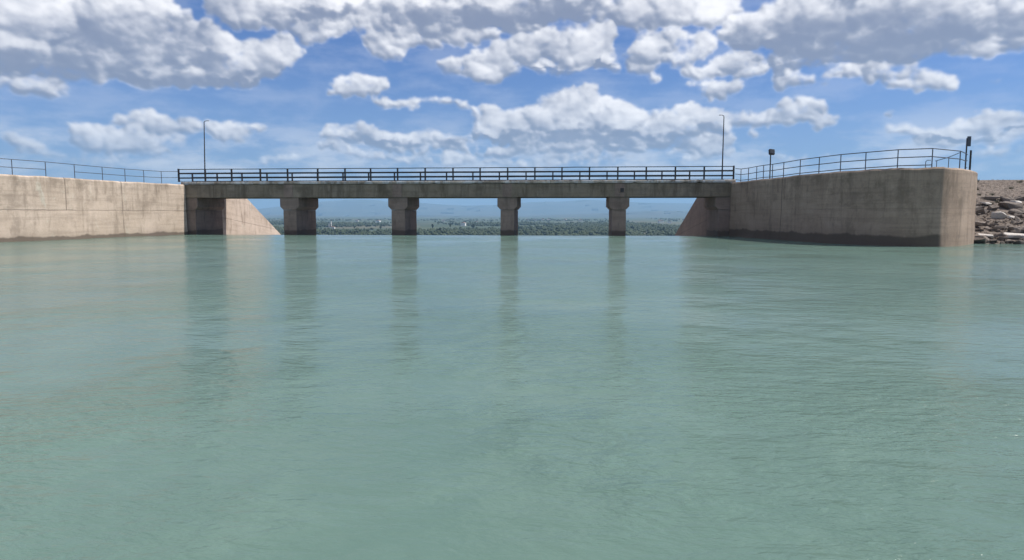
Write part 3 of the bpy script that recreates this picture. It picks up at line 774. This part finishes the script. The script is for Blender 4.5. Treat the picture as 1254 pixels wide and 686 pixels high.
while cnt < 270 and tries < 20000:
    tries += 1
    y = SHY - .5 + (CRY - SHY) * .72 * rnd.random() ** 1.1; x = xe + .2 + rnd.random() * 11.5
    t_ = (y - SHY) / (CRY - SHY); sc = rnd.choice([.5, .6, .75, .9, 1.0, 1.25, 1.5]) * (.74 - .38 * max(0, t_)); rad = sc * .40
    if any((x - a) ** 2 + (y - b_) ** 2 < (rad + c_) ** 2 * .72 for a, b_, c_ in placed): continue
    placed.append((x, y, rad)); cnt += 1
    szn = 'large' if sc > .9 else 'medium sized' if sc > .6 else 'small'; zn = 'at the waterline' if t_ < .1 else 'on the lower half of the bank' if t_ < .42 else 'high on the bank'
    place(rnd.choice(RM), x, y, sc, 1.25, f'{szn} brown angular boulder {zn} beside the curved wall', f'{szn} boulders {zn}', rnd.uniform(-.02, .14) * sc)
print('rocks', cnt)
# small rubble between and above the boulders
mb = MB(); 
for _ in range(5200):
    y = SHY + (CRY - SHY) * rnd.random() ** .9; x = xe + .1 + rnd.random() * 16; s_ = rnd.uniform(.025, .085) * (1 + 1.2 * (y < SHY + 6)); z = slope_z(y) + .02
    pts = [Vector((rnd.uniform(-1, 1), rnd.uniform(-1, 1), rnd.uniform(.1, .9))) * s_ + Vector((x, y, z)) for _ in range(4)]
    a, b_, c_, d = pts; mb.poly([a, b_, c_]); mb.poly([a, c_, d]); mb.poly([a, d, b_]); mb.poly([b_, d, c_])
tag(mb.build('rubble', M['rock'], weld=False), 'small broken stones scattered between the boulders', 'rubble', kind='stuff')
# dry scrub tufts on the slope
m = simple('dry_scrub', (.13, .13, .075), .9, 0, .5, 3); mb = MB()
for _ in range(26):
    t_ = rnd.uniform(.45, .98); y = SHY + (CRY - SHY) * t_; x = xe + .3 + rnd.random() * 14; z = slope_z(y)
    for k in range(50):
        a = rnd.uniform(0, 6.28); h = rnd.uniform(.08, .26); r1 = rnd.uniform(.0, .18); l_ = rnd.uniform(.02, .12); px_, py_ = x + math.cos(a) * r1, y + math.sin(a) * r1
        mb.poly([(px_ - .012, py_, z), (px_ + .012, py_, z), (px_ + math.cos(a) * l_, py_ + math.sin(a) * l_, z + h)])
tag(mb.build('dry_grass', m, weld=False), 'dry scrub tufts on the upper bank', 'grass', kind='stuff')

# ------------------------------------------------------------------ valley, woods, hills
VZ = -32.0
m, t, b = material('valley_fields')
pos = t.node('ShaderNodeNewGeometry').outputs['Position']
q = t.node('ShaderNodeMapping'); q.inputs['Scale'].default_value = (.006, .003, 1); q.inputs['Rotation'].default_value = (0, 0, .3); t.put(q.inputs[0], pos)
cell = t.voro(q.outputs[0], 1.0, 'F1', 'Color'); k = t.xyz(cell)
c = t.mix(t.mr(k[0], .3, .7, smooth=False), (.028, .05, .024), (.05, .068, .032)); c = t.mix(t.mr(k[1], .75, .9), c, (.09, .085, .05)); c = t.mix(t.mr(t.noise(pos, .01, 6, .7), .45, .7), c, (.04, .06, .03))
t.put(b.inputs['Base Color'], c); b.inputs['Roughness'].default_value = .95; M['valley'] = m
mb = MB(); mb.poly([(-24000, FY + 40, VZ), (24000, FY + 40, VZ), (24000, 26000, VZ), (-24000, 26000, VZ)]); tag(mb.build('ground', M['valley']), kind='structure')
# lake bed / far ground behind the viewer
mb = MB(); mb.poly([(-24000, -9000, -6), (24000, -9000, -6), (24000, SHY - 10, -6), (-24000, SHY - 10, -6)]); tag(mb.build('ground', M['earth']), kind='structure')
mb = MB()
for (x0, x1, y0, y1) in ((-9000, 9000, -9000, -90), (-9000, -260, -90, 30), (300, 9000, -90, 30)): mb.poly([(x0, y0, 0), (x1, y0, 0), (x1, y1, 0), (x0, y1, 0)])
tag(mb.build('water', M['water']), kind='structure')

hm, t, b = material('hill_scrub')
pos = t.node('ShaderNodeNewGeometry').outputs['Position']; n1 = t.noise(pos, .0016, 8, .65)
t.put(b.inputs['Base Color'], t.mix(t.mr(n1, .35, .65), (.03, .045, .035), (.075, .075, .055))); b.inputs['Roughness'].default_value = 1
def hills(Y, depth, py_list, name, seed):
    """Ridge whose skyline passes through the picked (x, y) picture points, built as a real slope with depth."""
    mb = MB(); xs = [i * 16 - 900 for i in range(190)]; G = []
    px0 = [p for p, _ in py_list]; py0 = [q_ for _, q_ in py_list]
    for px in xs:
        az_ = R(azel(627, 262)[0]) + math.atan((px - 627) / F) if -300 < px < 1600 else R(azel(627, 262)[0]) + (px - 627) / F * .7
        if abs(az_) > 1.35: continue
        zt = H + (262 - np.interp(px, px0, py0)) / F * Y
        zt += Y * .0009 * (N(px * .02, seed) + .5 * N(px * .06, seed))
        col = []
        for j in range(13):
            s_ = j / 12.0; rr_ = (Y - depth + depth * 1.8 * s_) / max(.35, math.cos(az_ - R(-4.7)))
            prof = math.sin(min(1, s_ / .5556) * math.pi / 2) ** 1.3 if s_ < .5556 else math.cos((s_ - .5556) / .4444 * math.pi / 2)
            gul = (zt - VZ) * .16 * N(px * .05, s_ * 3, seed + 2) * math.sin(min(1, s_ / .5556) * math.pi)
            col.append((math.sin(az_) * rr_, math.cos(az_) * rr_, VZ - 3 + (zt - VZ + 3) * prof + gul))
        G.append(col)
    for A, B in zip(G, G[1:]):
        for k in range(12): mb.poly([A[k], B[k], B[k + 1], A[k + 1]])
    tag(mb.build(name, hm, smooth=True), kind='structure')
hills(5200, 1500, [(-900, 268), (300, 268.5), (400, 268), (480, 270), (560, 272), (700, 271), (770, 268), (840, 269), (2000, 268)], 'hills', 1)
hills(9000, 2500, [(-900, 262), (330, 263), (430, 265), (520, 263.5), (640, 264.5), (740, 261), (800, 258.5), (870, 259), (2000, 260)], 'hills', 5)
hills(15000, 5200, [(-900, 250), (200, 258), (320, 256), (390, 248), (440, 244.5), (480, 247), (540, 251), (600, 252), (650, 248), (720, 246), (780, 248), (850, 250), (1000, 255), (1300, 258), (2000, 252)], 'hills', 9)

fm, t, b = material('foliage')
pos = t.node('ShaderNodeNewGeometry').outputs['Position']; n1 = t.noise(pos, .02, 3, .6); n2 = t.noise(pos, .6, 4, .7)
c = t.mix(t.mr(n1, .35, .65), (.026, .045, .022), (.055, .075, .034)); c = t.mix(t.mr(n2, .4, .7), c, (.02, .03, .016))
t.put(b.inputs['Base Color'], c); b.inputs['Roughness'].default_value = .9
M['bark'] = simple('bark', (.09, .07, .055), .95)
def crown_pts(rr, h, w_, nleaf, z0):
    V_, F_ = [], []
    lobes = [(rr.gauss(0, w_ * .22), rr.gauss(0, w_ * .22), z0 + (h - z0) * rr.uniform(.2, .85), w_ * rr.uniform(.22, .42)) for _ in range(7)]
    for _ in range(nleaf):
        cx, cy, cz, r_ = rr.choice(lobes); d = Vector((rr.gauss(0, 1), rr.gauss(0, 1), rr.gauss(0, 1))).normalized() * r_ * rr.uniform(.6, 1.05)
        p = Vector((cx, cy, cz)) + Vector((d.x, d.y, d.z * 1.15)); s_ = h * rr.uniform(.035, .08)
        a = Vector((rr.gauss(0, 1), rr.gauss(0, 1), rr.gauss(0, 1))).normalized(); b_ = a.orthogonal().normalized(); k = len(V_)
        V_ += [p + a * s_, p + b_ * s_, p - a * s_, p - b_ * s_]; F_.append((k, k + 1, k + 2, k + 3))
    return V_, F_
rr = random.Random(3)
tree_protos = []
for i in range(4):
    h = [13, 10, 17, 11][i]; w_ = [8, 9, 4.5, 7][i]
    V_, F_ = crown_pts(rr, h, w_, 420, h * .22); me = bpy.data.meshes.new('crown'); me.from_pydata(V_, [], F_); me.materials.append(fm)
    mb = MB(); mb.tube((0, 0, -1), (0, 0, h * .7), .32, 7, .1)
    for k in range(5):
        a = k * 1.3; mb.tube((0, 0, h * (.25 + .07 * k)), (math.cos(a) * w_ * .28, math.sin(a) * w_ * .28, h * (.45 + .08 * k)), .12, 5, .04)
    tm = mb.build('trunk', M['bark']); tree_protos.append((me, tm.data)); bpy.data.objects.remove(tm)
TN = ['broadleaf_tree', 'broadleaf_tree', 'poplar_tree', 'broadleaf_tree']
def bay(px): return 'left of the first pier' if px < 360 else 'between the first and second piers' if px < 495 else 'between the second and third piers' if px < 622 else 'between the third and fourth piers' if px < 755 else 'right of the fourth pier'
for i in range(60):
    px = rr.uniform(385, 830); Y = rr.uniform(1080, 1500)
    if 396 < px < 412: continue
    k = rr.choice([0, 0, 1, 2, 3]); p = at_y(px, 270, Y)
    o = empty(TN[k], (p.x, Y, VZ), rr.uniform(0, 6)); s_ = rr.uniform(.5, .85); o.scale = (s_, s_, s_); nm_ = ['broad green tree', 'low rounded green tree', 'tall narrow poplar', 'small green tree'][k]; tag(o, f'{nm_} down in the valley seen {bay(px)}', 'tree', f'{nm_} seen {bay(px)}')
    for me, nm in zip(tree_protos[k], ('crown', 'trunk')):
        c_ = bpy.data.objects.new(nm, me); C.objects.link(c_); c_.parent = o
# the distant woods that read as one mass
V_, F_ = [], []
ico = [(0, 0, 1)] + [(.9 * math.cos(a * 1.2566), .9 * math.sin(a * 1.2566), .42) for a in range(5)] + [(.9 * math.cos(a * 1.2566 + .63), .9 * math.sin(a * 1.2566 + .63), -.42) for a in range(5)] + [(0, 0, -1)]
icf = [(0, a + 1, (a + 1) % 5 + 1) for a in range(5)] + [(a + 1, a + 6, (a + 1) % 5 + 1) for a in range(5)] + [((a + 1) % 5 + 1, a + 6, (a + 1) % 5 + 6) for a in range(5)] + [(11, (a + 1) % 5 + 6, a + 6) for a in range(5)]
cnt = 0
while cnt < 10500:
    q_ = rr.random(); Y = 1075 + 1100 * rr.random() if q_ < .62 else 1500 + 3000 * rr.random() if q_ < .8 else 380 + 700 * rr.random(); px = rr.uniform(0, 1250) if q_ >= .8 else rr.uniform(150, 1100)
    X = at_y(px, 270, Y).x
    if N(X * .004, Y * .0016, 5) < rr.uniform(-.12, .22): continue
    cnt += 1; h = rr.uniform(4, 10); w_ = rr.uniform(4, 9)
    for _ in range(2):
        ox, oy, oz = rr.gauss(0, w_ * .35), rr.gauss(0, w_ * .35), rr.uniform(.35, .62) * h; b0 = len(V_)
        for (x, y, z) in ico:
            s_ = rr.uniform(.7, 1.15); V_.append((X + ox + x * w_ * .5 * s_, Y + oy + y * w_ * .5 * s_, VZ + oz + z * h * .42 * s_))
        F_ += [(a + b0, b_ + b0, c_ + b0) for a, b_, c_ in icf]
me = bpy.data.meshes.new('woodland'); me.from_pydata(V_, [], F_); me.materials.append(fm)
o = bpy.data.objects.new('woodland', me); C.objects.link(o); tag(o, 'hazy band of distant woods across the valley', 'woodland', kind='stuff')

# small buildings in the valley
white = simple('white_render', (.78, .77, .74), .8); tile = simple('clay_roof', (.3, .16, .11), .85); dark = simple('window_dark', (.05, .06, .07), .3)
def house(px, Y, w_, h, label, grp=None, roofh=2.2, mat=white):
    p = at_y(px, 270, Y); o = empty('house', (p.x, Y, VZ), rr.uniform(-.4, .4)); tag(o, label, 'house', grp)
    mb = MB(); mb.box(-w_ / 2, w_ / 2, -w_ * .35, w_ * .35, 0, h); mb.build('wall', mat, o)
    mb = MB(); mb.prism([(-w_ / 2 - .4, h + .005), (w_ / 2 + .4, h + .005), (0, h + roofh)], -w_ * .35 - .4, w_ * .35 + .4); mb.build('roof', tile, o)
    for k in (-.3, 0, .3):
        mb = MB(); mb.box(w_ * k - .6, w_ * k + .6, -w_ * .35 - .05, -w_ * .35 - .003, h * .45, h * .75); mb.build('window', dark, o)
house(406.5, 1240, 10, 9.5, 'bright white house beside the slender white towers', None, 1.2)
house(567.5, 1900, 13, 8.5, 'lone bright white house among trees between the second and third piers')
for i, (px, Y) in enumerate([(583, 2300), (655, 3200), (664, 3300), (672, 3150), (646, 3400), (692, 3500), (463, 2600), (437, 2900), (809, 2600), (820, 2500), (543, 2900), (711, 3000)]):
    house(px, Y, rr.uniform(12, 18), rr.uniform(6, 10), f'small distant house with a red roof seen {bay(px)}', f'distant houses {bay(px)}', mat=simple('pale_render', (.5, .5, .47), .8) if i % 3 else white)
# two slender white towers
for px, hh, lab in ((404.5, 20, 'taller of two slender white towers in the valley'), (401.8, 16, 'shorter of two slender white towers in the valley')):
    p = at_y(px, 270, 1240); o = empty('tower', (p.x, 1244, VZ)); tag(o, lab, 'tower')
    mb = MB(); mb.tube((0, 0, 0), (0, 0, hh), 1.1, 10, .9); mb.tube((0, 0, hh * .7), (0, 0, hh * .7 + .8), 1.7, 10); mb.build('shaft', white, o)
    mb = MB(); mb.tube((0, 0, hh + .003), (0, 0, hh + 5), 1.0, 10, .05); mb.build('spire', M['galv'], o)

# ------------------------------------------------------------------ haze
m = bpy.data.materials.new('haze_air'); m.use_nodes = True; m.node_tree.nodes.clear(); t = NT(m.node_tree)
v_ = t.node('ShaderNodeVolumePrincipled'); v_.inputs['Density'].default_value = 1.15e-4; v_.inputs['Color'].default_value = (.36, .60, .86, 1); v_.inputs['Anisotropy'].default_value = .1
t.l.new(v_.outputs[0], t.node('ShaderNodeOutputMaterial').inputs['Volume'])
mb = MB(); mb.box(-25000, 25000, -10000, 27000, -40, 520); o = mb.build('haze', m); tag(o, 'pale blue air haze over the valley', 'haze', kind='stuff')
